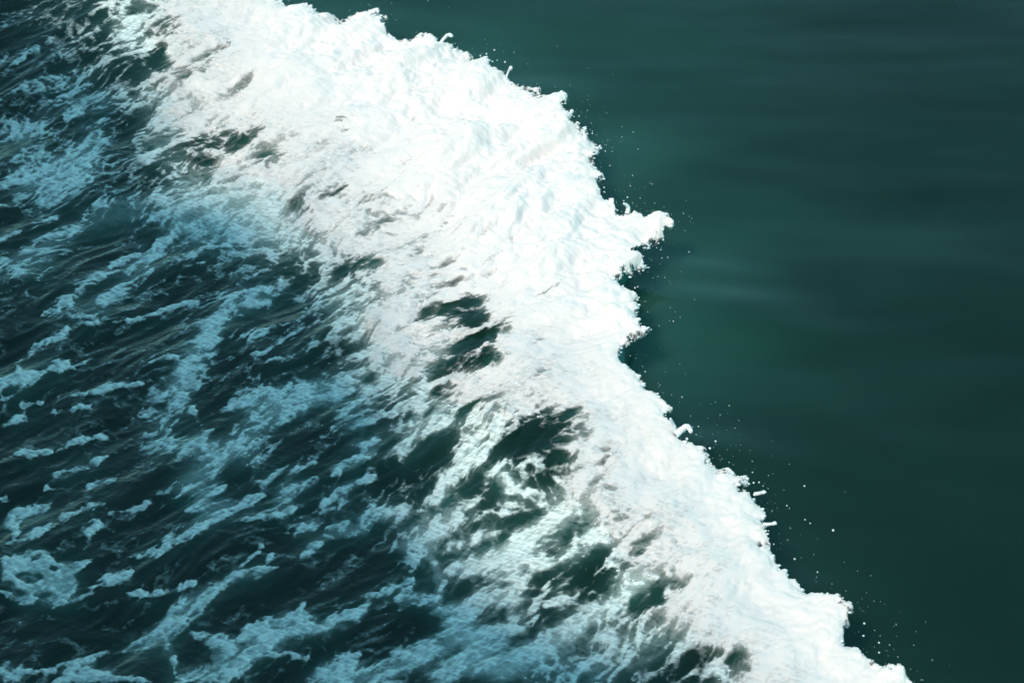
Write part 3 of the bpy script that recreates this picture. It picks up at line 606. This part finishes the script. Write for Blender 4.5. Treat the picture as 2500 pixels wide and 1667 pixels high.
# ------------------------------------------------------------------ the ship whose side shades the wake
sa = np.array(to_world(120, 0, 0.1)); sb = np.array(to_world(1690, 1667, 0.1))      # edge of the shade on the water
RAILH = 9.6
off = np.array([S[0], S[1]]) / S[2] * 10.4
dv = (sb - sa) / np.linalg.norm(sb - sa); nv = np.array([dv[1], -dv[0]])
if nv @ np.array([S[0], S[1]]) < 0: nv = -nv                                          # towards the ship
p0 = sa + off
SHADE = [(-700,-700),(-100,-260),(150,0),(250,80),(330,150),(400,200),(410,300),(430,440),(560,430),(700,480),(720,600),(860,640),(900,780),(960,880),(1050,940),(1080,1020),(1000,1200),(1130,1400),(1300,1400),(1420,1500),(1650,1560),(1800,1690),(2100,2000)]
_p = np.array([to_world(q[0], q[1], 0.12) for q in SHADE]); _al = (_p - sa) @ dv; _pe = (_p - sa) @ nv
_al = np.maximum.accumulate(_al + np.arange(len(_al)) * 1e-4)
_g = np.linspace(-14, 16, 601); _hh = np.interp(_g, _al, -_pe)
_k2 = np.exp(-0.5 * (np.arange(-8, 9) / 3.0) ** 2); _hh = np.convolve(np.pad(_hh, 8, mode='edge'), _k2 / _k2.sum(), mode='valid')
drop_per_m = (nv @ np.array([S[0], S[1]])) / S[2]
ship = bpy.data.objects.new('ship', None); col.objects.link(ship)
ship['label'] = 'dark ship side with a deck rail that shades the wake from beyond the left edge'; ship['category'] = 'ship'
prof = [(0.9, -1.5), (0.45, 1.0), (0.2, 5.0), (0.0, RAILH - 1.1), (0.0, RAILH), (0.10, RAILH), (0.10, RAILH - 1.1), (9.0, RAILH - 1.1), (9.0, -1.5)]
st = np.linspace(-40, 34, 38)
vs, fs = [], []
for s in st:
    taper = 0.0 if s > -14 else ((-14 - s) / 26.0) ** 2 * 6.5
    for o_, z in prof:
        c = p0 + dv * s + nv * min(o_ + taper, 9.0 + 0.001 * o_); vs.append((c[0], c[1], z))
n = len(prof)
for i in range(len(st) - 1):
    for k in range(n): fs.append((i * n + k, i * n + (k + 1) % n, (i + 1) * n + (k + 1) % n, (i + 1) * n + k))
obj('hull', mesh_from('hull', np.array(vs), np.array(fs), m_hull, False), ship)
def bar(a, b_, r):
    v, f = tube([a, (np.array(a) + np.array(b_)) / 2, b_], [r, r, r], 8, 1); return mesh_from('bar', v, f, m_hull)
def on_rail(s, z):
    taper = 0.0 if s > -14 else ((-14 - s) / 26.0) ** 2 * 6.5
    c = p0 + dv * s + nv * (0.05 + taper); return np.array([c[0], c[1], z])
# unseen screen added along the rail, its top cut to shape the shade's edge
vs, fs = [], []
sg = np.linspace(-14, 16, 301)
for s_ in sg:
    top = max(10.4 + float(np.interp(s_, _g, _hh)) / drop_per_m, RAILH + 0.02)
    for o_, z in ((0.03, RAILH - 0.15), (0.03, top), (0.07, top), (0.07, RAILH - 0.15)):
        c = p0 + dv * s_ + nv * o_; vs.append((c[0], c[1], z))
for i in range(len(sg) - 1):
    for k in range(4): fs.append((i * 4 + k, i * 4 + (k + 1) % 4, (i + 1) * 4 + (k + 1) % 4, (i + 1) * 4 + k))
obj('added_shade_screen', mesh_from('added_shade_screen', np.array(vs), np.array(fs), m_hull, False), ship)
for k in range(16): obj('stanchion', bar(on_rail(-14 + 2 * k, RAILH - 0.02), on_rail(-14 + 2 * k, RAILH + 0.9), 0.025), ship)
